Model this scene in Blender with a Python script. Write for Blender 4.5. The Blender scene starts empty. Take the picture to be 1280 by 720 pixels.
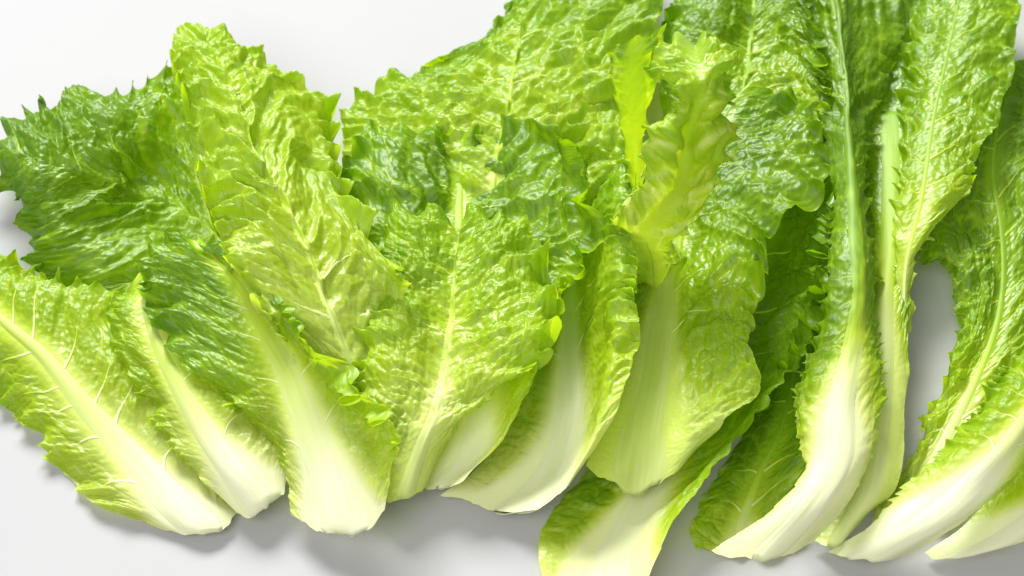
import bpy, math
import numpy as np
from mathutils import Vector

# ------------------------------------------------------------------ camera
sc = bpy.context.scene
W, H = 1280.0, 720.0
ELEV = math.radians(50.0)
DIST = 0.86
SPAN = 0.42                                   # metres across the frame at the target
TARGET = np.array([0.0, 0.0, 0.02])
CAM = TARGET + DIST * np.array([0.0, -math.cos(ELEV), math.sin(ELEV)])
cam_data = bpy.data.cameras.new('camera')
cam_data.sensor_width = 36.0
cam_data.lens = 36.0 * DIST / SPAN
cam_data.clip_end = 100.0
cam_data.clip_start = 0.01
cam_data.dof.use_dof = True
cam_data.dof.focus_distance = DIST - 0.03
cam_data.dof.aperture_fstop = 15.0
cam = bpy.data.objects.new('camera', cam_data)
cam.location = CAM
cam.rotation_euler = (math.pi / 2 - ELEV, 0, 0)
sc.collection.objects.link(cam)
sc.camera = cam

# ------------------------------------------------------------------ light
world = bpy.data.worlds.new('World')
sc.world = world
world.use_nodes = True
bg = world.node_tree.nodes['Background']
bg.inputs['Color'].default_value = (1.0, 1.0, 0.98, 1)
bg.inputs['Strength'].default_value = 0.29


def area_light(name, loc, aim, size, size_y, power, color):
    d = bpy.data.lights.new(name, 'AREA')
    d.shape = 'RECTANGLE'
    d.size, d.size_y, d.energy, d.color = size, size_y, power, color
    o = bpy.data.objects.new(name, d)
    o.location = loc
    o.rotation_euler = (Vector(aim) - Vector(loc)).to_track_quat('-Z', 'Y').to_euler()
    sc.collection.objects.link(o)
    return o


area_light('softbox_lamp', (-0.75, 2.45, 1.95), (0, 0, 0.02), 1.8, 1.0, 195.0, (1.0, 0.992, 0.975))
area_light('front_fill_lamp', (-0.9, -1.6, 2.1), (0, 0, 0.02), 2.2, 1.6, 45.0, (1.0, 0.99, 0.97))

sc.view_settings.view_transform = 'Standard'
sc.view_settings.look = 'None'
sc.view_settings.exposure = 0.20
sc.view_settings.gamma = 1.0
sc.cycles.use_denoising = True
sc.cycles.max_bounces = 12
sc.cycles.diffuse_bounces = 6
sc.cycles.transmission_bounces = 8
sc.cycles.sample_clamp_indirect = 6.0

F_R = np.array([1.0, 0, 0])
F_F = np.array([0.0, math.cos(ELEV), -math.sin(ELEV)])
F_U = np.array([0.0, math.sin(ELEV), math.cos(ELEV)])


def at(px, py, h):
    """a point seen at (px, py) of the photograph that lies h centimetres above the table"""
    k = SPAN / DIST / W
    d = F_F + F_R * ((px - W / 2) * k) - F_U * ((py - H / 2) * k)
    return CAM + d * ((h * 0.01 - CAM[2]) / d[2])


# ------------------------------------------------------------------ noise
def hash2(ix, iy, seed):
    ix = ix.astype(np.int64)
    iy = iy.astype(np.int64)
    n = (ix * 374761393 + iy * 668265263 + seed * 974711) & 0xFFFFFFFF
    n = ((n ^ (n >> 13)) * 1274126177) & 0xFFFFFFFF
    n = ((n ^ (n >> 16)) * 2246822519) & 0xFFFFFFFF
    n = n ^ (n >> 15)
    return (n & 0xFFFFFF) / float(0x1000000)


def vnoise(x, y, seed):
    ix, iy = np.floor(x), np.floor(y)
    fx, fy = x - ix, y - iy
    fx = fx * fx * fx * (fx * (fx * 6 - 15) + 10)
    fy = fy * fy * fy * (fy * (fy * 6 - 15) + 10)
    a, b = hash2(ix, iy, seed), hash2(ix + 1, iy, seed)
    c, d = hash2(ix, iy + 1, seed), hash2(ix + 1, iy + 1, seed)
    return ((a * (1 - fx) + b * fx) * (1 - fy) + (c * (1 - fx) + d * fx) * fy) * 2 - 1


def fbm(x, y, seed, octv=3):
    r, a = 0, 1.0
    for i in range(octv):
        r = r + a * vnoise(x * 2 ** i, y * 2 ** i, seed + i * 17)
        a *= 0.5
    return r


def cells(x, y, seed):
    """distance to the wall between two cells: 0 on the wall (a vein), towards 1 in the middle"""
    ix, iy = np.floor(x), np.floor(y)
    f1 = np.full(x.shape, 9.0)
    f2 = np.full(x.shape, 9.0)
    for dx in (-1, 0, 1):
        for dy in (-1, 0, 1):
            cx, cy = ix + dx, iy + dy
            px = cx + 0.15 + 0.7 * hash2(cx, cy, seed)
            py = cy + 0.15 + 0.7 * hash2(cx, cy, seed + 5)
            d = np.hypot(px - x, py - y)
            m = d < f1
            f2 = np.where(m, f1, np.minimum(f2, d))
            f1 = np.where(m, d, f1)
    return np.clip((f2 - f1) * 1.25, 0, 1)


def sstep(a, b, x):
    t = np.clip((x - a) / (b - a), 0, 1)
    return t * t * (3 - 2 * t)


def cr_weights(p, n):
    """Catmull-Rom weights: matrix len(p) x n"""
    i = np.clip(np.floor(p).astype(int), 0, n - 2)
    t = p - i
    w = np.zeros((len(p), n + 2))
    r = np.arange(len(p))
    t2, t3 = t * t, t * t * t
    w[r, i] += -0.5 * t3 + t2 - 0.5 * t
    w[r, i + 1] += 1.5 * t3 - 2.5 * t2 + 1
    w[r, i + 2] += -1.5 * t3 + 2 * t2 + 0.5 * t
    w[r, i + 3] += 0.5 * t3 - 0.5 * t2
    m = w[:, 1:n + 1].copy()
    m[:, 0] += 2 * w[:, 0]
    m[:, 1] -= w[:, 0]
    m[:, n - 1] += 2 * w[:, n + 1]
    m[:, n - 2] -= w[:, n + 1]
    return m


# ------------------------------------------------------------------ materials
def new_mat(name):
    m = bpy.data.materials.new(name)
    m.use_nodes = True
    nt = m.node_tree
    for n in list(nt.nodes):
        nt.nodes.remove(n)
    return m, nt


def N(nt, typ, **kw):
    n = nt.nodes.new(typ)
    for k, v in kw.items():
        if k.startswith('i_'):
            n.inputs[k[2:].replace('_', ' ')].default_value = v
        else:
            setattr(n, k, v)
    return n


def ramp(nt, stops):
    r = nt.nodes.new('ShaderNodeValToRGB')
    e = r.color_ramp.elements
    while len(e) < len(stops):
        e.new(0.5)
    for el, (p, c) in zip(e, stops):
        el.position = p
        el.color = (*c, 1)
    return r


def attr(nt, name):
    return N(nt, 'ShaderNodeAttribute', attribute_name=name)


def math_node(nt, op, a, b=None, clamp=False):
    n = nt.nodes.new('ShaderNodeMath')
    n.operation = op
    n.use_clamp = clamp
    for k, x in enumerate((a, b)):
        if x is None:
            continue
        if isinstance(x, (int, float)):
            n.inputs[k].default_value = x
        else:
            nt.links.new(x, n.inputs[k])
    return n.outputs[0]


def leaf_material():
    m, nt = new_mat('lettuce_leaf')
    L = nt.links.new
    st = attr(nt, 'leaf_st').outputs['Vector']
    pig = attr(nt, 'pigment').outputs['Fac']
    nz = N(nt, 'ShaderNodeTexNoise')
    nz.inputs['Scale'].default_value = 90.0
    nz.inputs['Detail'].default_value = 5.0
    L(st, nz.inputs['Vector'])
    nz2 = N(nt, 'ShaderNodeTexNoise')
    nz2.inputs['Scale'].default_value = 22.0
    nz2.inputs['Detail'].default_value = 3.0
    L(st, nz2.inputs['Vector'])
    v = math_node(nt, 'MULTIPLY_ADD', nz.outputs['Fac'], 0.22)
    v.node.inputs[2].default_value = -0.11
    v2 = math_node(nt, 'MULTIPLY_ADD', nz2.outputs['Fac'], 0.14)
    v2.node.inputs[2].default_value = -0.07
    s = math_node(nt, 'ADD', v, v2)
    s = math_node(nt, 'MULTIPLY', s, math_node(nt, 'MULTIPLY', pig, 1.6, True))
    p = math_node(nt, 'ADD', pig, s, True)
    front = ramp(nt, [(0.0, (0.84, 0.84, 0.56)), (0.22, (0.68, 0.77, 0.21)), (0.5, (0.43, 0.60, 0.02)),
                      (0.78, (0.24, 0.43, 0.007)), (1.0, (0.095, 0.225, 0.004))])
    through = ramp(nt, [(0.0, (0.86, 0.86, 0.46)), (0.22, (0.78, 0.86, 0.10)), (0.5, (0.58, 0.76, 0.008)),
                        (0.78, (0.34, 0.56, 0.003)), (1.0, (0.14, 0.32, 0.002))])
    L(p, front.inputs[0])
    L(p, through.inputs[0])
    # fine vein net as relief
    vo = N(nt, 'ShaderNodeTexVoronoi', feature='SMOOTH_F1')
    vo.inputs['Scale'].default_value = 360.0
    vo.inputs['Smoothness'].default_value = 0.35
    wrp = N(nt, 'ShaderNodeVectorMath', operation='MULTIPLY_ADD')
    wrp.inputs[1].default_value = (0.005, 0.005, 0.0)
    L(nz.outputs['Color'], wrp.inputs[0])
    L(st, wrp.inputs[2])
    L(wrp.outputs[0], vo.inputs['Vector'])
    vn = math_node(nt, 'SUBTRACT', 1.0, vo.outputs['Distance'])
    vn = math_node(nt, 'MULTIPLY', vn, math_node(nt, 'MULTIPLY', pig, 1.5, True))
    hh = math_node(nt, 'ADD', math_node(nt, 'MULTIPLY', vn, 1.3), math_node(nt, 'MULTIPLY', nz.outputs['Fac'], 0.8))
    bp = N(nt, 'ShaderNodeBump')
    bp.inputs['Strength'].default_value = 0.38
    bp.inputs['Distance'].default_value = 0.0010
    L(hh, bp.inputs['Height'])
    pr = N(nt, 'ShaderNodeBsdfPrincipled')
    L(front.outputs['Color'], pr.inputs['Base Color'])
    L(bp.outputs['Normal'], pr.inputs['Normal'])
    ro = math_node(nt, 'MULTIPLY_ADD', nz2.outputs['Fac'], 0.42)
    ro.node.inputs[2].default_value = 0.17
    L(ro, pr.inputs['Roughness'])
    pr.inputs['Specular IOR Level'].default_value = 0.5
    tr = N(nt, 'ShaderNodeBsdfTranslucent')
    L(through.outputs['Color'], tr.inputs['Color'])
    mx = N(nt, 'ShaderNodeMixShader')
    L(math_node(nt, 'MULTIPLY', attr(nt, 'thinness').outputs['Fac'], 0.5), mx.inputs[0])
    L(pr.outputs[0], mx.inputs[1])
    L(tr.outputs[0], mx.inputs[2])
    out = N(nt, 'ShaderNodeOutputMaterial')
    L(mx.outputs[0], out.inputs['Surface'])
    return m


def rib_material(name, stops, rough, through=0.2):
    m, nt = new_mat(name)
    L = nt.links.new
    st = attr(nt, 'leaf_st').outputs['Vector']
    pig = attr(nt, 'pigment').outputs['Fac']
    mp = N(nt, 'ShaderNodeMapping')
    mp.inputs['Scale'].default_value = (420.0, 22.0, 1.0)
    L(st, mp.inputs['Vector'])
    nz = N(nt, 'ShaderNodeTexNoise')
    nz.inputs['Scale'].default_value = 1.0
    nz.inputs['Detail'].default_value = 3.0
    L(mp.outputs[0], nz.inputs['Vector'])
    v = math_node(nt, 'MULTIPLY_ADD', nz.outputs['Fac'], 0.22)
    v.node.inputs[2].default_value = -0.10
    p = math_node(nt, 'ADD', pig, v, True)
    r = ramp(nt, stops)
    L(p, r.inputs[0])
    bp = N(nt, 'ShaderNodeBump')
    bp.inputs['Strength'].default_value = 0.5
    bp.inputs['Distance'].default_value = 0.0006
    L(nz.outputs['Fac'], bp.inputs['Height'])
    pr = N(nt, 'ShaderNodeBsdfPrincipled')
    L(r.outputs['Color'], pr.inputs['Base Color'])
    L(bp.outputs['Normal'], pr.inputs['Normal'])
    pr.inputs['Roughness'].default_value = rough
    pr.inputs['Specular IOR Level'].default_value = 0.35
    tr = N(nt, 'ShaderNodeBsdfTranslucent')
    L(r.outputs['Color'], tr.inputs['Color'])
    mx = N(nt, 'ShaderNodeMixShader')
    mx.inputs[0].default_value = through
    L(pr.outputs[0], mx.inputs[1])
    L(tr.outputs[0], mx.inputs[2])
    out = N(nt, 'ShaderNodeOutputMaterial')
    L(mx.outputs[0], out.inputs['Surface'])
    return m


RIB_STOPS = [(0.0, (0.87, 0.87, 0.66)), (0.22, (0.75, 0.81, 0.36)), (0.5, (0.46, 0.62, 0.04)),
             (0.78, (0.23, 0.41, 0.012)), (1.0, (0.08, 0.20, 0.006))]
M_LEAF = leaf_material()
M_RIB = rib_material('lettuce_rib', RIB_STOPS, 0.5)
M_RIB_THIN = rib_material('lettuce_thin_rib', [(0.0, (0.9, 0.9, 0.5)), (1.0, (0.8, 0.9, 0.2))], 0.4, 0.85)


def table_material():
    m, nt = new_mat('white_table')
    L = nt.links.new
    tc = N(nt, 'ShaderNodeTexCoord')
    nz = N(nt, 'ShaderNodeTexNoise')
    nz.inputs['Scale'].default_value = 6.0
    nz.inputs['Detail'].default_value = 6.0
    L(tc.outputs['Object'], nz.inputs['Vector'])
    r = ramp(nt, [(0.3, (0.425, 0.426, 0.436)), (0.7, (0.44, 0.441, 0.45))])
    L(nz.outputs['Fac'], r.inputs[0])
    pr = N(nt, 'ShaderNodeBsdfPrincipled')
    L(r.outputs['Color'], pr.inputs['Base Color'])
    pr.inputs['Roughness'].default_value = 0.9
    pr.inputs['Specular IOR Level'].default_value = 0.08
    out = N(nt, 'ShaderNodeOutputMaterial')
    L(pr.outputs[0], out.inputs['Surface'])
    return m


# ------------------------------------------------------------------ table
def build_table():
    import bmesh
    bm = bmesh.new()
    bmesh.ops.create_cube(bm, size=1.0)
    bmesh.ops.scale(bm, vec=(5.0, 5.0, 0.04), verts=bm.verts)
    bmesh.ops.translate(bm, vec=(0, 0.8, -0.0202), verts=bm.verts)
    bmesh.ops.bevel(bm, geom=bm.edges[:], offset=0.004, segments=2, affect='EDGES')
    me = bpy.data.meshes.new('tabletop')
    bm.to_mesh(me)
    bm.free()
    me.materials.append(table_material())
    o = bpy.data.objects.new('tabletop', me)
    o['kind'] = 'structure'
    o['label'] = 'plain white tabletop under the lettuce leaves'
    sc.collection.objects.link(o)


build_table()


# ------------------------------------------------------------------ mesh helper
def grid_faces(nu, nv, wrap=False):
    a = np.arange(nu * nv).reshape(nu, nv)
    if wrap:
        b = np.roll(a, -1, axis=1)
        q = np.stack([a[:-1], b[:-1], b[1:], a[1:]], -1)
    else:
        q = np.stack([a[:-1, :-1], a[:-1, 1:], a[1:, 1:], a[1:, :-1]], -1)
    return q.reshape(-1, 4)


def mesh_obj(name, verts, quads, mat, parent, origin, pigment=None, st=None, thin=None):
    me = bpy.data.meshes.new(name)
    verts = np.asarray(verts, dtype=np.float32).reshape(-1, 3) - np.asarray(origin, dtype=np.float32)
    me.vertices.add(len(verts))
    me.vertices.foreach_set('co', verts.ravel())
    n = len(quads)
    me.loops.add(n * 4)
    me.loops.foreach_set('vertex_index', np.asarray(quads, dtype=np.int32).ravel())
    me.polygons.add(n)
    me.polygons.foreach_set('loop_start', np.arange(n, dtype=np.int32) * 4)
    me.polygons.foreach_set('use_smooth', np.ones(n, dtype=bool))
    me.update(calc_edges=True)
    if pigment is not None:
        a = me.attributes.new('pigment', 'FLOAT', 'POINT')
        a.data.foreach_set('value', np.asarray(pigment, dtype=np.float32).ravel())
    if thin is not None:
        a = me.attributes.new('thinness', 'FLOAT', 'POINT')
        a.data.foreach_set('value', np.asarray(thin, dtype=np.float32).ravel())
    if st is not None:
        a = me.attributes.new('leaf_st', 'FLOAT_VECTOR', 'POINT')
        a.data.foreach_set('vector', np.asarray(st, dtype=np.float32).ravel())
    me.materials.append(mat)
    o = bpy.data.objects.new(name, me)
    sc.collection.objects.link(o)
    o.parent = parent
    return o


# ------------------------------------------------------------------ one lettuce leaf
GROUP = 'romaine lettuce leaves fanned out on the table'


def leaf(seed, label, rows, vs=(-1, -0.5, 0, 0.5, 1), white=0.25, tint=0.75, crinkle=1.0, cell=8.0, ruffle=3.0,
         wave=17.0, jag=2.0, rib=(13.0, 2.0), rib_end=0.93, raise_=1.2, veins=6, vein_r=0.65, slant=0.75, nu=290, nv=180,
         side=(1, 1), tipjag=1.0, lateral=1.0, smooth=0.0, basepig=0.06, ribgreen=0.0, fold=1.0, thin=False, teeth=0.0, tipruf=1.0, veinpale=1.0):
    mm = 0.001
    C = np.array([[at(*p) for p in r] for r in rows])
    R, K = C.shape[:2]
    vs = np.array(vs, float)
    u = np.linspace(0, 1, nu)
    v = np.linspace(-1, 1, nv)
    vidx = np.interp(v, vs, np.arange(K))
    U = cr_weights(u * (R - 1), R)
    V = cr_weights(vidx, K)
    P = np.einsum('ar,bk,rkc->abc', U, V, C)
    # leaf coordinates in metres: s along the rib, t across from it
    j0 = int(np.argmin(np.abs(v)))
    ds = np.linalg.norm(np.diff(P[:, j0], axis=0), axis=1)
    s = np.concatenate([[0], np.cumsum(ds)])
    dt = np.linalg.norm(np.diff(P, axis=1), axis=2)
    t = np.concatenate([np.zeros((nu, 1)), np.cumsum(dt, axis=1)], axis=1)
    t = t - t[:, j0:j0 + 1]
    S = np.repeat(s[:, None], nv, 1)
    length = s[-1]
    aT = np.abs(t)
    VV = np.repeat(v[None, :], nu, 0)
    UU = np.repeat(u[:, None], nv, 1)
    sgn = np.where(VV >= 0, 1.0, -1.0)
    d1 = np.gradient(P, axis=0)
    d2 = np.gradient(P, axis=1)
    nrm = np.cross(d2, d1)
    nrm /= np.linalg.norm(nrm, axis=2, keepdims=True) + 1e-12
    e2 = d2 / (np.linalg.norm(d2, axis=2, keepdims=True) + 1e-12)
    e1 = d1 / (np.linalg.norm(d1, axis=2, keepdims=True) + 1e-12)
    # rib half width along the leaf
    rw = (rib[1] + (rib[0] - rib[1]) * (1 - u / rib_end).clip(0, 1) ** 1.5) * mm
    maxw = np.maximum(np.minimum(-t[:, 0], t[:, -1]) * 0.93, 0.5 * mm)
    rw = np.minimum(rw, np.where(u < 0.06, np.maximum(-t[:, 0], t[:, -1]), maxw * 1.0 + 0 * u))
    rw = np.minimum(rw, np.maximum(maxw, 0.5 * mm))
    RW = rw[:, None]
    # green fraction
    edge = np.abs(VV)
    off = np.clip((aT - RW) / 0.012, 0, 1)
    g_len = sstep(white - 0.14, white + 0.26, UU + 0.26 * off - 0.08)
    g_side = sstep(0.0, 1.0, (aT - RW * 0.8) / (0.006 + 0.008 * (1 - UU)))
    fall = g_len * (0.62 + 0.38 * g_side + 0.38 * max(0.0, ribgreen) * (1 - g_side))
    crk = sstep(white - 0.12, white + 0.22, UU + 0.22 * off - 0.07) * np.maximum(sstep(0, 1, (aT - RW * 0.95) / 0.009), 0.8 * (ribgreen > 0.8))
    # relief between the side veins, then the small blisters
    a = S - slant * aT + 0.004 * fbm(t / 0.022, S / 0.022, seed + 3)
    sp = 0.019
    lat = np.abs(np.sin(math.pi * a / sp + 1.3 * sgn + seed))
    wx = 0.27 * fbm(t / 0.014, S / 0.014, seed + 11, 2)
    rid = 1 - 2.2 * np.abs(fbm(aT / 0.024 + 5 * sgn, a / 0.017, seed + 47, 2))
    c1 = cells(aT / (cell * mm * 1.35) + wx + 50 * (sgn > 0), a / (cell * mm) + wx * 0.7, seed + 21)
    c2 = cells(aT / (cell * mm * 0.52) + wx + 80 * (sgn > 0), a / (cell * mm * 0.46) - wx, seed + 31)
    und = fbm(t / 0.030 + 9, S / 0.034, seed + 41, 3)
    amp = crinkle * crk * (0.85 + 0.45 * vnoise(t / 0.035 + 3, S / 0.04, seed + 19))
    disp = amp * mm * (0.9 * lateral * (lat ** 0.8 - 0.6) + 0.25 * cell * (c1 ** 0.6 - 0.5) + 0.095 * cell * (c2 ** 0.7 - 0.5) + 2.5 * und + 1.7 * fold * rid)
    disp += mm * 0.5 * fbm(t / 0.02, S / 0.05, seed + 43, 2) * (1 - smooth)
    # ruffled margin
    sl = np.where(VV < 0, side[0], side[1])
    rsc = sstep(white - 0.05, white + 0.35, UU)
    ph = S / (wave * mm) * 2 * math.pi + 6.5 * vnoise(S / (wave * 2.0 * mm) + 40 * sgn, S * 0 + seed, seed + 51) + 2.0 * sgn
    rf = (np.sin(ph) + 0.25 * np.sin(1.7 * ph + seed)) * (0.8 + 0.6 * vnoise(S / 0.02 + 13 * sgn, S * 0, seed + 55)) + 0.16 * fbm(S / 0.004 + 31 * sgn, aT / 0.006, seed + 57, 2)
    env = edge ** 3.2 * (1 - 0.65 * sstep(0.62, 1, UU))
    disp += mm * ruffle * rsc * sl * env * rf
    # tight frill on the outermost rim
    ph2 = S / (wave * 0.56 * mm) * 2 * math.pi + 7.0 * vnoise(S / (wave * 1.3 * mm) + 23 * sgn, S * 0 + 2.2, seed + 53) + seed
    fr = (0.45 + 0.75 * np.clip(vnoise(S / 0.022 + 5 * sgn, S * 0, seed + 54) + 0.4, 0, 1.2))
    env2 = sstep(0.74, 1.0, edge) ** 1.6 * (1 - 0.5 * sstep(0.7, 1, UU)) * rsc * sl
    disp += mm * 1.0 * ruffle * fr * env2 * np.sin(ph2)
    pt = t / (wave * 0.9 * mm) * 2 * math.pi + 5 * vnoise(t / (wave * 2 * mm), t * 0 + 5.5, seed + 59)
    disp += mm * ruffle * 0.9 * tipruf * sstep(0.80, 1.0, UU) ** 1.5 * (np.sin(pt) + 0.2 * np.sin(1.7 * pt + 1))
    Q = P + nrm * disp[..., None]
    Q = Q + e1 * (mm * 0.55 * ruffle * rsc * sl * env * np.cos(ph) * (0.75 + 0.6 * vnoise(S / 0.02 + 13 * sgn, S * 0, seed + 55)))[..., None]
    # torn, toothed outline
    jg = 1.5 * vnoise(S / 0.019 + 9 * sgn, S * 0 + 1.1, seed + 67) + 1.3 * fbm(S / 0.008 + 77 * sgn, S * 0 + 3.3, seed + 61, 5) + 0.14 * (np.abs(((S / 0.0052 + 0.4 * sgn + 1.6 * vnoise(S / 0.008, S * 0, seed)) % 1.0) - 0.5) * 4 - 1)
    jsc = np.maximum(0.18 + 0.82 * sstep(white * 0.5, white + 0.3, UU), (teeth > 0) * sstep(0.06, 0.2, UU))
    saw = ((S / 0.0085 + 0.9 * vnoise(S / 0.009 + 7 * sgn, S * 0, seed + 63)) % 1.0)
    jsc = jsc * (1 - 0.7 * sstep(0.8, 1, UU))
    jg = jg + teeth * (1 - saw * 2) * (0.7 + 0.5 * vnoise(S / 0.012, S * 0, seed + 65))
    Q = Q + e2 * (sgn * jg * jsc * mm * 0.5 * jag * sstep(0.72, 1.0, edge) * sl ** 0.3)[..., None]
    Q = Q + e1 * (mm * 0.6 * ruffle * fr * env2 * np.cos(ph2))[..., None] - e2 * (sgn * mm * 0.35 * ruffle * fr * env2 * np.sin(ph2 * 0.5) ** 2)[..., None]
    jt = fbm(t / 0.007, t * 0 + 1.7, seed + 71, 4)
    Q = Q + e1 * (jt * mm * 1.5 * tipjag * sstep(0.86, 1.0, UU))[..., None]
    # rounded base end
    Q = Q + e1 * (fbm(t / 0.010, t * 0, seed + 81, 3) * mm * 2.2 * (1 - sstep(0, 0.08, UU)))[..., None]
    low = Q[..., 2] < 0.0007
    Q[..., 2] = np.where(low, 0.0007 + 0.02 * np.maximum(Q[..., 2], -0.02), Q[..., 2])
    vein_mask = 1 - veinpale * 0.18 * (1 - sstep(0.0, 0.4, lat)) * crk - veinpale * 0.16 * (1 - sstep(0.0, 0.4, c1)) * crk
    fall = fall * (0.60 + 0.47 * sstep(0.05, 0.8, UU)) * (1 + 0.07 * fbm(t / 0.045 + 4, S / 0.06, seed + 93, 2))
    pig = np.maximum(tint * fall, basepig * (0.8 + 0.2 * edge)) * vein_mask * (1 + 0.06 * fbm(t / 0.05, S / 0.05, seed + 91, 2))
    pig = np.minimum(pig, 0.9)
    st = np.stack([t, S, np.full_like(t, seed * 0.37)], -1)

    thn = np.clip(0.22 + 0.78 * np.maximum(g_len, 0.8 if thin else 0) * np.maximum(sstep(0.0, 1.0, (aT - RW * 0.6) / 0.007), max(0.0, ribgreen) * 0.9), 0, 1)
    if thin:
        thn = np.clip(thn, 0.85, 0.9)
    origin = Q[0, j0].copy()
    root = bpy.data.objects.new('lettuce_leaf', None)
    root.empty_display_size = 0.02
    root.location = origin
    root['label'] = label
    root['category'] = 'lettuce leaf'
    root['group'] = GROUP
    sc.collection.objects.link(root)
    mesh_obj('blade', Q, grid_faces(nu, nv)[:, ::-1], M_LEAF, root, origin, pig, st, thn)

    # surface lookup by (row, t)
    dQ1, dQ2 = np.gradient(Q, axis=0), np.gradient(Q, axis=1)
    n2 = np.cross(dQ2, dQ1)
    n2 /= np.linalg.norm(n2, axis=2, keepdims=True) + 1e-12

    def surf(uu, tt, A):
        fi = np.clip(uu, 0, 1) * (nu - 1)
        i = min(int(fi), nu - 2)
        f = fi - i
        out = 0
        for ii, wgt in ((i, 1 - f), (i + 1, f)):
            fj = np.interp(tt, t[ii], np.arange(nv))
            j = min(int(fj), nv - 2)
            g = fj - j
            out = out + wgt * ((1 - g) * A[ii, j] + g * A[ii, j + 1])
        return out

    # midrib: a closed tapering body, flush towards its sides
    nr, nc = 80, 15
    us = np.linspace(0.0, rib_end, nr)
    ring = []
    rst = []
    rpg = []
    for q, uq in enumerate(us):
        w = float(np.interp(uq, u, rw))
        if q == 0:
            w *= 0.90
        end = math.sin(min(1.0, (q + 0.35) / 3.0) * math.pi / 2)
        hgt = raise_ * mm * (0.35 + 0.65 * (1 - uq)) * min(1.0, w / (3.2 * mm))
        sq = float(np.interp(uq, u, s))
        line = []
        for k in range(nc):
            x = -1 + 2 * k / (nc - 1)
            tt = x * w
            pnt, nn = surf(uq, tt, Q), surf(uq, tt, nrm)
            line.append((pnt + nn * (hgt * end * (1 - x * x) ** 1.3 + (0.12 - 0.3 * x * x) * mm), tt))
        back = []
        for k in range(nc - 2, 0, -1):
            x = -1 + 2 * k / (nc - 1)
            tt = x * w
            pnt, nn = surf(uq, tt, Q), surf(uq, tt, nrm)
            z = pnt - nn * ((2.2 * hgt + 0.5 * mm) * end * (1 - x * x) ** 0.6 + 0.12 * mm)
            z[2] = max(z[2], 0.0004)
            back.append((z, tt))
        own = float(sstep(max(white, 0) * 0.4 - 0.05, white + 0.6, np.array(uq))) * tint * 0.7
        for pnt, tt in line + back:
            ring.append(pnt)
            rst.append((tt, sq, seed * 0.37))
            bp_ = float(surf(uq, tt, pig))
            mid_ = max(basepig, min(own, bp_))
            mid_ += (bp_ - mid_) * max(0.0, ribgreen)
            rpg.append(mid_ + (bp_ - mid_) * min(1.0, (tt / w) ** 2))
    ncol = nc + nc - 2
    rq = grid_faces(nr, ncol, True)[:, ::-1]
    # close both ends
    ring, rst, rpg = list(ring), list(rst), list(rpg)
    caps = []
    for base in (0, (nr - 1) * ncol):
        c = len(ring)
        ring.append(np.mean(ring[base:base + ncol], axis=0))
        rst.append(rst[base + nc // 2])
        rpg.append(rpg[base])
        for k in range(0, ncol - 1, 2):
            k2 = (k + 2) % ncol
            f = (c, base + k, base + k + 1, base + k2)
            caps.append(f if base == 0 else f[::-1])
    rq = np.concatenate([rq, np.array(caps)])
    midrib = mesh_obj('midrib', ring, rq, M_RIB_THIN if thin else M_RIB, root, origin, rpg, rst)

    # side veins
    rng = np.random.default_rng(seed)
    for sd in (-1, 1):
        for k in range(veins):
            u0 = white + 0.10 + (0.78 - white) * (k + 0.25 + 0.5 * rng.random()) / veins
            w0 = float(np.interp(u0, u, rw))
            i0 = int(u0 * (nu - 1))
            tmax = (-t[i0, 0] if sd < 0 else t[i0, -1])
            reach = tmax * (0.62 + 0.2 * rng.random()) - w0
            if reach < 0.008:
                continue
            pts, nns, pgs = [], [], []
            m = 34
            ang = slant * (0.9 + 0.3 * rng.random())
            for q in range(m):
                f = q / (m - 1)
                tt = w0 * 0.75 + reach * f
                s1 = float(np.interp(u0, u, s)) + ang * reach * (f - 0.22 * f * f) + 0.0012 * math.sin(5 * f + k)
                uu = float(np.interp(s1, s, u))
                if uu > 0.97:
                    break
                pts.append(surf(uu, sd * tt, Q))
                nns.append(surf(uu, sd * tt, n2))
                pgs.append(float(surf(uu, sd * tt, pig)))
            if len(pts) < 6:
                continue
            pts, nns = np.array(pts), np.array(nns)
            tan = np.gradient(pts, axis=0)
            tan /= np.linalg.norm(tan, axis=1, keepdims=True)
            bi = np.cross(nns, tan)
            bi /= np.linalg.norm(bi, axis=1, keepdims=True)
            m = len(pts)
            vv = []
            ns = 6
            for q in range(m):
                f = q / (m - 1)
                r = vein_r * mm * (1 - 0.86 * f) * (0.6 + 0.4 * (1 - u0))
                for z in range(ns):
                    an = 2 * math.pi * z / ns
                    vv.append(pts[q] + nns[q] * (math.sin(an) * r * 0.24) + bi[q] * (math.cos(an) * r * 1.3))
            pgv = np.full(len(vv), 0.0)
            lp = np.array(pgs[:m])
            pgv[:] = np.repeat(lp * (0.58 + 0.36 * np.linspace(0, 1, m) + 0.15 * max(0.0, ribgreen)), ns)
            mesh_obj('vein', vv, grid_faces(m, ns, True)[:, ::-1], M_RIB, midrib, np.zeros(3) + origin, pgv,
                     np.tile([[0.0, u0, seed * 0.37]], (len(vv), 1)))
    return root


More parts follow.
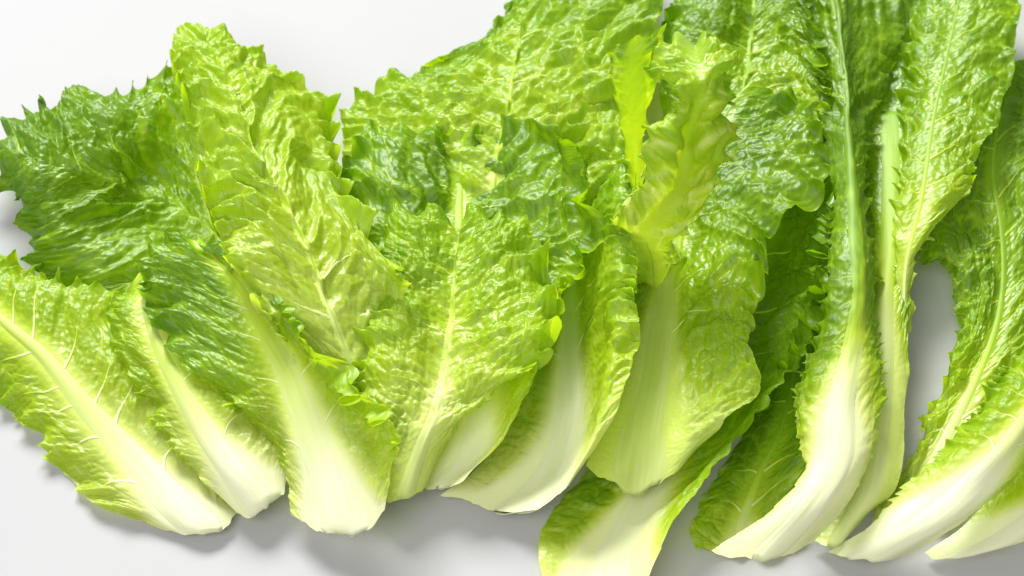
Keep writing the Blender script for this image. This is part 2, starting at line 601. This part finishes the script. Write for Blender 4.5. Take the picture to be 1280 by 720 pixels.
# ------------------------------------------------------------------ the leaves, pixel positions of the photograph with height above the table in cm
leaf(1, 'yellow-green leaf with long cream rib and side veins, outermost beside the bare table',
     [[(215, 662, .2), (235, 670, .3), (258, 668, .5), (282, 656, .4), (298, 638, .3)],
      [(130, 635, .3), (170, 630, .6), (205, 615, .8), (240, 595, .8), (265, 575, .6)],
      [(80, 598, .3), (110, 580, .8), (150, 555, 1.0), (190, 520, 1.2), (215, 490, 1.0)],
      [(38, 545, .3), (65, 525, .9), (100, 500, 1.2), (150, 460, 1.5), (185, 430, 1.3)],
      [(0, 505, .4), (25, 475, 1), (55, 445, 1.4), (105, 400, 1.8), (140, 375, 1.5)],
      [(-45, 470, .5), (-20, 430, 1.1), (5, 402, 1.5), (40, 365, 1.8), (70, 350, 1.5)],
      [(-90, 430, .5), (-65, 390, 1), (-45, 355, 1.4), (-15, 335, 1.6), (15, 325, 1.4)],
      [(-115, 385, .5), (-100, 365, .8), (-85, 345, 1), (-60, 330, 1.2), (-35, 324, 1.2)]],
     white=0.04, tint=0.66, crinkle=1.0, cell=4.6, fold=0.8, lateral=0.8, ruffle=3.0, rib=(9, 1.4), veins=7, vein_r=0.75, raise_=1.3)

leaf(2, 'small leaf with torn cream base wedged between two broader leaves at the row end',
     [[(295, 640, .6), (310, 645, .8), (335, 637, 1), (352, 622, 1), (364, 592, .9)],
      [(250, 595, 1), (272, 592, 1.4), (295, 590, 1.6), (330, 570, 1.6), (370, 550, 1.3)],
      [(208, 545, 1.2), (228, 540, 1.6), (255, 535, 1.9), (300, 520, 1.9), (345, 510, 1.6)],
      [(172, 490, 1.6), (195, 485, 2), (222, 480, 2.2), (270, 470, 2.2), (310, 460, 2)],
      [(140, 435, 1.9), (165, 430, 2.3), (195, 425, 2.4), (240, 410, 2.4), (280, 400, 2.2)],
      [(135, 390, 2), (155, 385, 2.4), (180, 372, 2.5), (215, 360, 2.4), (245, 355, 2.2)],
      [(140, 366, 2.4), (158, 352, 2.6), (180, 344, 2.6), (200, 338, 2.5), (225, 338, 2.4)]],
     white=0.1, tint=0.62, crinkle=1.0, cell=4.6, fold=0.8, lateral=0.6, ruffle=2.6, rib=(10, 1.4), veins=3, vein_r=0.45, raise_=1.6)

leaf(3, 'broad green leaf with thick cream stalk and frilled white side over the small torn leaf',
     [[(366, 640, .8), (395, 660, 1), (432, 666, 1.2), (462, 662, 1.6), (480, 645, 2.0)],
      [(357, 595, 1.2), (375, 600, 1.5), (415, 605, 1.8), (460, 600, 2.3), (490, 575, 3.4)],
      [(312, 530, 1.8), (345, 540, 2.2), (390, 540, 2.4), (440, 530, 2.8), (486, 535, 4.0)],
      [(262, 485, 2.4), (310, 480, 2.8), (362, 470, 3.0), (400, 462, 3.4), (438, 475, 4.2)],
      [(210, 435, 2.8), (260, 420, 3.2), (332, 415, 3.4), (358, 408, 3.8), (385, 410, 4.4)],
      [(180, 378, 3), (235, 365, 3.4), (305, 365, 3.6), (325, 365, 4), (345, 370, 4.4)],
      [(168, 333, 3.6), (212, 322, 4.0), (272, 324, 3.8), (292, 330, 3.9), (307, 345, 4)],
      [(190, 298, 3.6), (213, 290, 3.9), (240, 294, 4.0), (262, 304, 4.2), (282, 318, 4.2)]],
     white=0.1, tint=0.82, crinkle=1.0, cell=4.8, fold=0.8, lateral=0.6, ruffle=3.6, side=(1, 1.7), rib=(13, 1.2), veins=5, vein_r=0.45, raise_=1.0)

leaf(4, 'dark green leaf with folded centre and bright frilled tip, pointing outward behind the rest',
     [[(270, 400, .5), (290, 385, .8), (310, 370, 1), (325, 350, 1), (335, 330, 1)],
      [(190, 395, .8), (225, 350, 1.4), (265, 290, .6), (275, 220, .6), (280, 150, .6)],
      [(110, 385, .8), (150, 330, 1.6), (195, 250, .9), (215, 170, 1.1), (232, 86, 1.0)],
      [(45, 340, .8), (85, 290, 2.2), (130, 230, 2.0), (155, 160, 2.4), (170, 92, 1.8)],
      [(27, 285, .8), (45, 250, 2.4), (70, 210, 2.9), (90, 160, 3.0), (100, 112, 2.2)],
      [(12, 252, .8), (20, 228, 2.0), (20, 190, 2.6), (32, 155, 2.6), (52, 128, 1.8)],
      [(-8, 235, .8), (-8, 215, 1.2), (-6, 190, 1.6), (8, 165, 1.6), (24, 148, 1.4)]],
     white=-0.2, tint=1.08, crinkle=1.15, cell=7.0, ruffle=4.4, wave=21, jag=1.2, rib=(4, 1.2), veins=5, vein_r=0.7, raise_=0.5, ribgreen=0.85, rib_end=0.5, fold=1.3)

leaf(5, 'tall upright leaf with rounded glossy tip and crumpled blistered surface beside the dark folded leaf',
     [[(440, 600, .6), (460, 612, .6), (490, 618, .6), (508, 612, .6), (522, 595, .6)],
      [(380, 470, 2.6), (420, 490, 2.2), (455, 500, 2.0), (490, 490, 2.0), (520, 470, 1.8)],
      [(325, 392, 4.0), (370, 390, 4.0), (415, 395, 3.6), (460, 388, 3.2), (505, 375, 2.8)],
      [(285, 322, 4.2), (330, 305, 4.8), (385, 310, 4.4), (440, 300, 4.2), (508, 345, 4.6)],
      [(262, 260, 4.9), (305, 240, 4.9), (350, 240, 4.6), (395, 225, 3.8), (445, 262, 3.6)],
      [(241, 185, 5.0), (275, 170, 4.9), (315, 175, 4.6), (365, 165, 4), (425, 195, 3)],
      [(226, 120, 4.6), (255, 105, 4.5), (290, 110, 4.4), (345, 105, 3.8), (415, 132, 2.8)],
      [(213, 66, 4.2), (235, 60, 4.1), (265, 65, 4), (305, 72, 3.6), (350, 85, 2.8)],
      [(222, 40, 3), (235, 35, 3.2), (252, 33, 3.3), (272, 40, 3.2), (292, 50, 2.8)]],
     white=-0.2, tint=0.62, crinkle=1.15, cell=7.0, tipruf=0.1, tipjag=0.4, jag=0.9, ruffle=4.4, wave=21, side=(1.3, 1.5), rib=(3.5, 0.8), veins=4, vein_r=0.7, raise_=0.3, ribgreen=0.95, rib_end=0.7, fold=1.5, basepig=0.3)

leaf(6, 'broad blistered leaf with pale slender rib up its middle and ragged sides',
     [[(475, 620, .8), (487, 628, 1), (505, 626, 1.3), (522, 618, 1.2), (540, 598, 1)],
      [(455, 575, 1.6), (485, 573, 2), (525, 565, 2.2), (545, 560, 2), (565, 545, 1.8)],
      [(440, 520, 2.2), (490, 515, 2.8), (545, 510, 3), (580, 510, 3), (608, 500, 3)],
      [(440, 450, 2.4), (495, 445, 3.2), (558, 440, 3.2), (625, 450, 3.8), (685, 440, 4)],
      [(445, 390, 2.6), (500, 380, 3.4), (566, 375, 3.4), (635, 380, 4), (698, 380, 4.2)],
      [(465, 332, 2.8), (510, 322, 3.7), (570, 320, 3.6), (630, 318, 4.1), (690, 325, 4)],
      [(482, 292, 2.8), (520, 287, 3.6), (575, 282, 3.5), (620, 277, 4.0), (665, 282, 3.8)],
      [(512, 270, 2.8), (540, 265, 3.2), (575, 265, 3.2), (605, 260, 3.5), (635, 264, 3.4)]],
     white=0.14, tint=0.66, crinkle=1.15, cell=4.8, fold=0.9, lateral=0.5, ruffle=4.4, side=(1, 1.4), rib=(5, 0.7), rib_end=0.84, veins=4, vein_r=0.4, raise_=0.6, wave=17, basepig=0.38, ribgreen=0.82)

leaf(7, 'dark green cupped leaf behind the broad blistered one, one side folded up bright yellow-green',
     [[(522, 602, .4), (535, 610, .6), (550, 612, .8), (566, 608, 1.2), (576, 604, 1.5), (582, 598, 1.7)],
      [(530, 545, .6), (560, 555, .8), (590, 560, 1.0), (622, 548, 1.6), (638, 532, 2.2), (650, 512, 2.9)],
      [(510, 450, 1), (560, 450, 1.3), (600, 450, 1.5), (650, 445, 2.4), (676, 432, 3.0), (695, 405, 3.8)],
      [(480, 360, 1.6), (530, 360, 2.0), (580, 350, 1.8), (650, 345, 2.4), (690, 345, 2.8), (708, 335, 3.9)],
      [(435, 290, 2.2), (510, 280, 2.4), (575, 270, 1.6), (660, 285, 2.4), (715, 296, 2.8), (737, 290, 4.4)],
      [(428, 225, 2.4), (500, 225, 2.6), (577, 225, 1.6), (655, 225, 2.6), (712, 240, 3.0), (731, 226, 4.8)],
      [(440, 178, 2.2), (500, 180, 2.4), (578, 185, 1.8), (645, 180, 2.5), (702, 192, 3.0), (716, 176, 4.6)],
      [(465, 154, 2), (520, 162, 2.2), (580, 165, 2), (615, 150, 2.2), (645, 148, 2.6), (668, 150, 3.2)]],
     vs=(-1, -.5, 0, .5, .82, 1), white=0.16, tint=0.86, crinkle=1.0, cell=6.0, fold=1.9, ruffle=3.4, wave=20, rib=(7, 0.8), veins=7, raise_=0.6, ribgreen=0.3)

leaf(8, 'big pale glossy leaf lying farthest back behind the dark cupped leaf, smooth on one half',
     [[(560, 330, .4), (590, 330, .5), (620, 330, .6), (650, 330, .6), (690, 330, .6)],
      [(440, 250, .8), (530, 230, 1.4), (620, 220, 1.8), (700, 230, 2.2), (780, 260, 2.2)],
      [(428, 170, 1.0), (530, 160, 1.8), (635, 140, 2.2), (720, 150, 2.9), (800, 180, 3.0)],
      [(432, 122, 1.0), (540, 100, 1.8), (645, 75, 2.0), (730, 80, 2.8), (820, 90, 2.9)],
      [(520, 80, 1.0), (590, 58, 1.4), (655, 20, 1.6), (740, 15, 2.4), (825, 15, 2.5)],
      [(622, 52, 1.0), (640, 10, 1.2), (665, -30, 1.2), (740, -40, 1.7), (820, -45, 1.8)],
      [(650, -20, 0.8), (670, -55, 0.9), (690, -80, 0.9), (740, -85, 1.1), (790, -75, 1.1)]],
     white=-0.1, tint=0.8, crinkle=0.9, cell=10.0, ruffle=2.0, rib=(4, 1.0), veins=5, raise_=0.2, side=(0.4, 1), ribgreen=1.0, rib_end=0.6, fold=1.8)

leaf(9, 'smooth cupped leaf with cream base and white rolled-up rim, centre of the row',
     [[(556, 616, .4), (595, 632, .5), (645, 640, .8), (690, 626, 1.6), (706, 612, 2.2), (722, 590, 2.2)],
      [(592, 588, .4), (630, 592, .4), (690, 592, .6), (728, 565, 2.2), (742, 545, 3.4), (764, 528, 3.6)],
      [(622, 545, .5), (662, 535, .4), (712, 520, .6), (746, 490, 2.4), (758, 470, 4.0), (786, 465, 4.2)],
      [(640, 480, .7), (678, 455, .6), (712, 430, .7), (745, 410, 2.6), (765, 385, 4.4), (800, 390, 4.6)],
      [(660, 400, .9), (692, 375, .9), (715, 350, 1.0), (742, 335, 2.8), (766, 312, 4.6), (797, 320, 4.8)],
      [(680, 320, 1.2), (708, 292, 1.2), (730, 270, 1.3), (750, 262, 3), (763, 258, 4.4), (784, 264, 4.8)],
      [(700, 240, 1.4), (722, 215, 1.5), (745, 200, 1.6), (768, 195, 2.6), (780, 196, 3.0), (792, 202, 3.2)],
      [(720, 190, 1.5), (737, 177, 1.6), (755, 168, 1.7), (772, 168, 2.2), (782, 170, 2.4), (790, 177, 2.6)]],
     vs=(-1, -.55, 0, .5, .75, 1), white=0.24, tint=0.78, crinkle=0.55, cell=7.0, ruffle=2.4, rib=(12, 1.2), veins=5, raise_=0.5, wave=9)

leaf(10, 'thin upright yellow-green leaf tip lit from behind, standing beside the pale glossy leaf',
     [[(780, 262, 2.6), (786, 264, 2.6), (793, 264, 2.6), (800, 263, 2.6), (806, 260, 2.6)],
      [(783, 205, 4.9), (788, 204, 5.0), (795, 203, 5.1), (802, 202, 5.0), (808, 200, 4.9)],
      [(771, 145, 7.2), (780, 143, 7.3), (792, 140, 7.4), (803, 136, 7.5), (814, 132, 7.5)],
      [(762, 85, 9.2), (775, 82, 9.4), (792, 78, 9.6), (808, 73, 9.7), (822, 66, 9.7)],
      [(768, 52, 10.2), (780, 52, 10.3), (797, 49, 10.4), (814, 42, 10.6), (828, 26, 10.8)]],
     white=-0.6, basepig=0.6, ribgreen=0.5, tint=0.78, crinkle=1.0, veinpale=2.0, cell=6.0, ruffle=1.6, rib=(0.4, 0.2), thin=True, veins=0, raise_=0.2, rib_end=0.2, nu=140, nv=60, jag=1.2)

leaf(11, 'curled yellow-green leaf with white glossy tip bending back, standing up in the row',
     [[(792, 372, 0.6), (806, 372, 0.6), (820, 370, 0.6), (832, 366, 0.6), (842, 360, 0.6)],
      [(776, 325, 2.8), (796, 326, 2.6), (816, 324, 2.4), (832, 320, 2.2), (846, 314, 1.9)],
      [(762, 268, 5.4), (785, 280, 5.0), (808, 288, 4.4), (828, 296, 3.8), (845, 296, 3.4)],
      [(803, 225, 6.8), (824, 228, 7.0), (847, 234, 6.4), (872, 252, 5.4), (890, 240, 5.8)],
      [(812, 170, 8.4), (836, 166, 9.0), (860, 170, 8.5), (888, 174, 8.6), (911, 172, 7.7)],
      [(844, 124, 9.8), (858, 118, 10.2), (874, 112, 10.4), (893, 106, 10.3), (911, 104, 9.9)],
      [(834, 104, 9.8), (852, 94, 10.3), (876, 88, 10.6), (900, 84, 10.6), (920, 82, 10.2)],
      [(822, 98, 9.3), (838, 80, 9.9), (868, 68, 10.2), (895, 70, 10.3), (920, 76, 10.1)],
      [(818, 80, 8.3), (834, 58, 8.8), (864, 50, 9.2), (893, 60, 9.6), (914, 72, 9.8)]],
     white=-0.6, basepig=0.56, ribgreen=0.5, tint=0.7, crinkle=1.3, veinpale=2.2, cell=7.0, ruffle=3.0, rib=(0.4, 0.2), thin=True, veins=0, raise_=0.2, rib_end=0.2, nu=220, nv=90, wave=12)

leaf(12, 'leaf with wide smooth pale green base and blistered sunny side, beside the white-rimmed cupped leaf',
     [[(733, 582, 1.2), (760, 603, 1.2), (795, 615, 1.5), (835, 598, 1.6), (870, 562, 1.8)],
      [(746, 545, 1.2), (772, 545, 1.2), (805, 540, 1.4), (850, 540, 2.2), (905, 530, 2.8)],
      [(770, 480, 1.3), (792, 480, 1.1), (818, 470, 1.2), (880, 475, 2.6), (952, 482, 3.4)],
      [(785, 410, 1.5), (806, 405, 1.1), (828, 400, 1.2), (885, 400, 2.8), (940, 420, 3.4)],
      [(790, 340, 1.8), (815, 335, 1.2), (838, 325, 1.2), (895, 320, 2.8), (958, 345, 3.6)],
      [(800, 280, 2), (825, 270, 1.6), (855, 255, 1.4), (905, 250, 2.8), (962, 285, 3.4)],
      [(820, 220, 2.2), (850, 210, 2), (880, 195, 1.8), (945, 200, 2.9), (1030, 240, 3.7)],
      [(850, 160, 2.2), (880, 150, 2.2), (910, 142, 2.2), (965, 145, 2.9), (1030, 165, 3.4)],
      [(890, 118, 2.0), (915, 110, 2.2), (945, 107, 2.3), (975, 110, 2.6), (1005, 124, 2.8)]],
     white=0.2, basepig=0.37, tint=0.86, crinkle=0.9, cell=6.0, ruffle=3.8, wave=20, ribgreen=0.4, rib=(15, 1.0), veins=6, raise_=0.4)  # basepig: pale green, darkened with shade from the cupped leaf beside it

leaf(13, 'dark green glossy leaf behind the curled white-tipped one, with a bright turned-up side',
     [[(850, 250, .5), (880, 242, .6), (920, 235, .7), (960, 235, .8), (1000, 240, .9)],
      [(825, 150, 1), (870, 140, 1.4), (930, 130, 1), (985, 132, 1.6), (1035, 142, 3.0)],
      [(822, 72, 1.2), (870, 60, 1.8), (940, 50, 1.2), (990, 52, 2.0), (1032, 85, 3.6)],
      [(826, 24, 1.2), (880, 5, 1.8), (945, -10, 1.4), (990, -8, 2.2), (1018, 12, 3.6)],
      [(850, -20, 1.2), (890, -40, 1.5), (950, -60, 1.5), (990, -50, 2), (1005, -30, 3)]],
     white=-0.3, tint=1.0, crinkle=0.9, cell=9.0, ruffle=2.2, rib=(3.0, 1.0), veins=6, raise_=0.4, ribgreen=0.9)

leaf(14, 'long leaf whose pale base runs out below the wide smooth base of another leaf',
     [[(688, 760, .3), (720, 770, .4), (760, 775, .6), (785, 765, .8), (806, 735, 1.2)],
      [(672, 690, .3), (710, 700, .3), (765, 705, .5), (800, 692, 1), (832, 672, 1.8)],
      [(688, 642, .3), (735, 640, .4), (800, 630, .6), (850, 618, 1.2), (886, 590, 2.2)],
      [(745, 580, .3), (790, 570, .4), (850, 545, .6), (910, 538, 1.4), (958, 502, 2.8)],
      [(800, 500, .4), (850, 480, .5), (900, 450, .5), (965, 442, 1.3), (1005, 428, 3.1)],
      [(850, 400, .5), (890, 380, .7), (940, 350, .4), (995, 352, .9), (1036, 348, 3.5)],
      [(890, 300, .6), (930, 280, .9), (970, 260, .4), (1005, 272, .9), (1034, 296, 3.4)],
      [(930, 220, .8), (960, 210, 1), (990, 205, .5), (1020, 214, 1.0), (1047, 238, 3.2)],
      [(970, 160, .8), (990, 152, 1), (1010, 152, 1.2), (1025, 162, 1.6), (1040, 188, 2.2)]],
     white=0.22, tint=1.1, crinkle=0.7, cell=8.0, ruffle=3.6, ribgreen=0.4, rib=(11, 1.2), veins=6, raise_=0.5, basepig=0.14)  # tint deepened: shade of the gaps between leaves is put into the pigment

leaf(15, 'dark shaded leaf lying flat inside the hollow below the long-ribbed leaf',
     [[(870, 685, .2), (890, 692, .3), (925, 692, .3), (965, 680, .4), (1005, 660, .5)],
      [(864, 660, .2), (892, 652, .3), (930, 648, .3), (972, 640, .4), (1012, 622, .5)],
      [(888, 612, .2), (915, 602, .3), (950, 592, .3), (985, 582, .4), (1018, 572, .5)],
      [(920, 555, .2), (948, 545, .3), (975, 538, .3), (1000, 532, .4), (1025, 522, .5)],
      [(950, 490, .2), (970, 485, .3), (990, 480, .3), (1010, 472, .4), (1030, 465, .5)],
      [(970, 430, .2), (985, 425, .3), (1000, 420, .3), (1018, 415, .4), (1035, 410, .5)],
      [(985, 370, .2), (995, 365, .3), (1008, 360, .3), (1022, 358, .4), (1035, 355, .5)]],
     white=-0.02, tint=1.1, crinkle=0.7, cell=7.0, ruffle=1.0, rib=(3, 1.0), veins=4, raise_=0.3, ribgreen=0.5, basepig=0.3)  # high tint paints the hollow's shade into the blade colour

leaf(16, 'tall leaf with long thick rib running its full height and jagged white lower side',
     [[(886, 690, .8), (920, 699, 1.2), (960, 695, 1.6), (990, 690, 1.4), (1016, 680, 1)],
      [(958, 642, 2), (985, 640, 2.6), (1015, 632, 2.75), (1036, 632, 2.7), (1056, 632, 2.0)],
      [(1002, 585, 2.6), (1020, 577, 3.1), (1048, 570, 3.3), (1072, 570, 3.2), (1092, 570, 2.7)],
      [(986, 520, 3), (1015, 510, 3.4), (1052, 502, 3.6), (1080, 500, 3.4), (1102, 500, 2.9)],
      [(1000, 465, 3), (1030, 455, 3.5), (1064, 442, 3.7), (1087, 440, 3.5), (1103, 440, 2.8)],
      [(1020, 390, 3.2), (1045, 385, 3.8), (1075, 370, 4), (1090, 370, 3.2), (1098, 370, 2.2)],
      [(1036, 316, 3.3), (1050, 305, 3.8), (1072, 300, 4), (1083, 300, 3.4), (1090, 300, 2.4)],
      [(1036, 220, 3), (1046, 210, 3.4), (1065, 200, 3.8), (1080, 200, 3), (1086, 200, 2.2)],
      [(1020, 110, 2.6), (1036, 105, 3.1), (1058, 100, 3.6), (1078, 100, 2.6), (1110, 110, 1.8)],
      [(1012, 20, 2.4), (1026, 10, 2.8), (1045, 0, 3.4), (1075, 0, 2.4), (1130, 10, 1.8)],
      [(1010, -40, 2.2), (1020, -45, 2.5), (1038, -50, 3), (1070, -50, 2.2), (1120, -40, 1.6)]],
     white=0.24, ribgreen=0.95, basepig=0.1, tint=0.9, crinkle=0.6, cell=6.5, ruffle=2.2, rib=(9, 2.6), rib_end=0.98, veins=4, raise_=0.8, wave=9, jag=3.0, teeth=0.9)

leaf(17, 'narrow leaf with flat pale stalk standing beside the thick long rib',
     [[(1010, 680, .4), (1025, 682, .6), (1047, 680, .8), (1066, 665, .8), (1088, 640, .6)],
      [(1055, 600, 1), (1072, 600, 1.3), (1088, 596, 1.5), (1105, 600, 1.6), (1124, 600, 1.4)],
      [(1080, 480, 1.3), (1090, 480, 1.6), (1102, 480, 1.8), (1118, 480, 1.9), (1134, 480, 1.8)],
      [(1084, 380, 1.4), (1092, 380, 1.7), (1105, 380, 2), (1122, 372, 2.1), (1140, 345, 2)],
      [(1080, 280, 1.4), (1092, 280, 1.7), (1112, 280, 2), (1130, 280, 2.1), (1145, 285, 2)],
      [(1070, 200, 1.2), (1085, 200, 1.5), (1114, 200, 1.7), (1128, 200, 1.8), (1142, 200, 1.7)],
      [(1066, 120, 1), (1085, 120, 1.4), (1112, 120, 1.4), (1130, 120, 1.6), (1150, 120, 1.5)],
      [(1066, 50, .9), (1085, 45, 1.3), (1112, 40, 1.2), (1132, 42, 1.4), (1152, 50, 1.3)],
      [(1070, -30, .8), (1088, -35, 1.2), (1112, -40, 1.2), (1130, -38, 1.2), (1148, -30, 1.2)]],
     white=0.2, tint=0.92, crinkle=0.9, cell=7.0, ruffle=2.0, ribgreen=0.7, basepig=0.3, rib=(6, 4.6), rib_end=0.72, veins=4, raise_=0.8)

leaf(18, 'light green leaf with feathery parallel veins fanning out beside the flat pale stalk',
     [[(1118, 430, 1.4), (1124, 430, 1.5), (1130, 428, 1.6), (1136, 420, 1.6), (1140, 405, 1.6)],
      [(1118, 335, 2.2), (1125, 332, 2.4), (1133, 328, 2.6), (1141, 322, 2.6), (1148, 312, 2.4)],
      [(1120, 260, 2.4), (1132, 256, 2.8), (1152, 248, 3), (1185, 246, 3.2), (1218, 235, 3)],
      [(1122, 180, 2.4), (1138, 170, 2.9), (1165, 160, 3.1), (1195, 168, 3.3), (1224, 196, 3.2)],
      [(1125, 100, 2.2), (1148, 90, 2.8), (1182, 80, 3.1), (1222, 86, 3.2), (1260, 112, 3.2)],
      [(1132, 40, 2), (1158, 30, 2.6), (1196, 15, 2.9), (1236, 12, 3), (1273, 24, 3)],
      [(1150, -30, 1.8), (1178, -40, 2.2), (1210, -50, 2.5), (1246, -45, 2.6), (1280, -35, 2.6)]],
     white=-0.1, tint=0.86, crinkle=0.55, cell=9.0, ruffle=2.4, rib=(2.0, 0.8), veins=9, vein_r=0.6, raise_=0.3, ribgreen=0.8, slant=1.0)

leaf(19, 'ragged leaf with toothed side facing the bare gap of table',
     [[(1086, 662, .2), (1102, 668, .3), (1130, 662, .4), (1170, 642, .5), (1200, 622, .5)],
      [(1118, 602, .3), (1140, 592, .5), (1170, 572, .6), (1210, 560, .8), (1250, 540, .8)],
      [(1155, 526, .5), (1180, 512, .8), (1212, 490, 1), (1255, 480, 1.2), (1300, 460, 1.2)],
      [(1182, 470, .8), (1208, 450, 1.1), (1242, 420, 1.2), (1285, 400, 1.4), (1330, 380, 1.4)],
      [(1196, 412, 1), (1222, 390, 1.4), (1255, 350, 1.4), (1300, 330, 1.6), (1360, 320, 1.6)],
      [(1188, 352, 1.2), (1215, 322, 1.7), (1252, 280, 1.6), (1300, 260, 1.8), (1360, 250, 1.8)],
      [(1146, 316, 1.6), (1180, 280, 1.9), (1242, 220, 1.7), (1290, 200, 1.8), (1350, 190, 1.8)],
      [(1182, 242, 1.5), (1210, 205, 1.7), (1247, 160, 1.6), (1290, 152, 1.6), (1340, 150, 1.6)],
      [(1218, 192, 1.2), (1235, 160, 1.4), (1255, 125, 1.4), (1285, 122, 1.4), (1310, 128, 1.4)]],
     white=0.02, tint=0.84, crinkle=1.0, cell=7.5, ruffle=2.6, rib=(5, 1.2), veins=6, raise_=0.5, jag=2.8, teeth=0.5, ribgreen=0.8, basepig=0.25)

leaf(20, 'front leaf with broad cream outer face and saw-toothed upper side, over the ragged leaf',
     [[(1036, 690, .4), (1050, 697, .7), (1080, 700, .9), (1110, 698, .9), (1142, 690, .6)],
      [(1098, 647, 1.4), (1125, 650, 1.9), (1160, 656, 2.1), (1185, 658, 2), (1206, 652, 1.4)],
      [(1150, 598, 2.2), (1175, 600, 2.6), (1215, 606, 2.8), (1245, 610, 2.6), (1270, 602, 2)],
      [(1200, 542, 2.8), (1225, 546, 3.4), (1262, 556, 3.6), (1292, 556, 3.2), (1318, 552, 2.6)],
      [(1236, 496, 3.2), (1262, 494, 3.8), (1302, 494, 4), (1332, 492, 3.6), (1362, 490, 3)],
      [(1276, 440, 3.4), (1302, 434, 4), (1340, 432, 4.2), (1370, 432, 3.8), (1400, 432, 3.2)],
      [(1312, 390, 3.4), (1335, 384, 3.8), (1366, 380, 4), (1390, 384, 3.8), (1412, 390, 3.4)]],
     white=0.34, tint=0.72, crinkle=0.6, cell=6.0, ruffle=2.2, rib=(12, 2.0), veins=5, raise_=0.4, wave=8, jag=3.0, teeth=0.9)

leaf(21, 'cream leaf base peeking out under the saw-toothed front leaf',
     [[(1152, 694, .2), (1170, 700, .3), (1200, 698, .5), (1222, 692, .5), (1242, 680, .4)],
      [(1200, 662, .5), (1222, 670, .8), (1252, 678, 1), (1274, 678, 1), (1294, 672, .8)],
      [(1240, 620, 1), (1266, 630, 1.4), (1298, 640, 1.6), (1318, 645, 1.5), (1338, 645, 1.2)],
      [(1285, 570, 1.4), (1305, 580, 1.8), (1338, 590, 2), (1362, 595, 1.8), (1385, 595, 1.5)],
      [(1330, 520, 1.6), (1350, 530, 1.9), (1375, 540, 2), (1395, 545, 1.9), (1412, 545, 1.7)]],
     white=0.45, tint=0.6, crinkle=0.5, cell=6.0, ruffle=1.2, rib=(10, 2.0), veins=3, raise_=0.8)

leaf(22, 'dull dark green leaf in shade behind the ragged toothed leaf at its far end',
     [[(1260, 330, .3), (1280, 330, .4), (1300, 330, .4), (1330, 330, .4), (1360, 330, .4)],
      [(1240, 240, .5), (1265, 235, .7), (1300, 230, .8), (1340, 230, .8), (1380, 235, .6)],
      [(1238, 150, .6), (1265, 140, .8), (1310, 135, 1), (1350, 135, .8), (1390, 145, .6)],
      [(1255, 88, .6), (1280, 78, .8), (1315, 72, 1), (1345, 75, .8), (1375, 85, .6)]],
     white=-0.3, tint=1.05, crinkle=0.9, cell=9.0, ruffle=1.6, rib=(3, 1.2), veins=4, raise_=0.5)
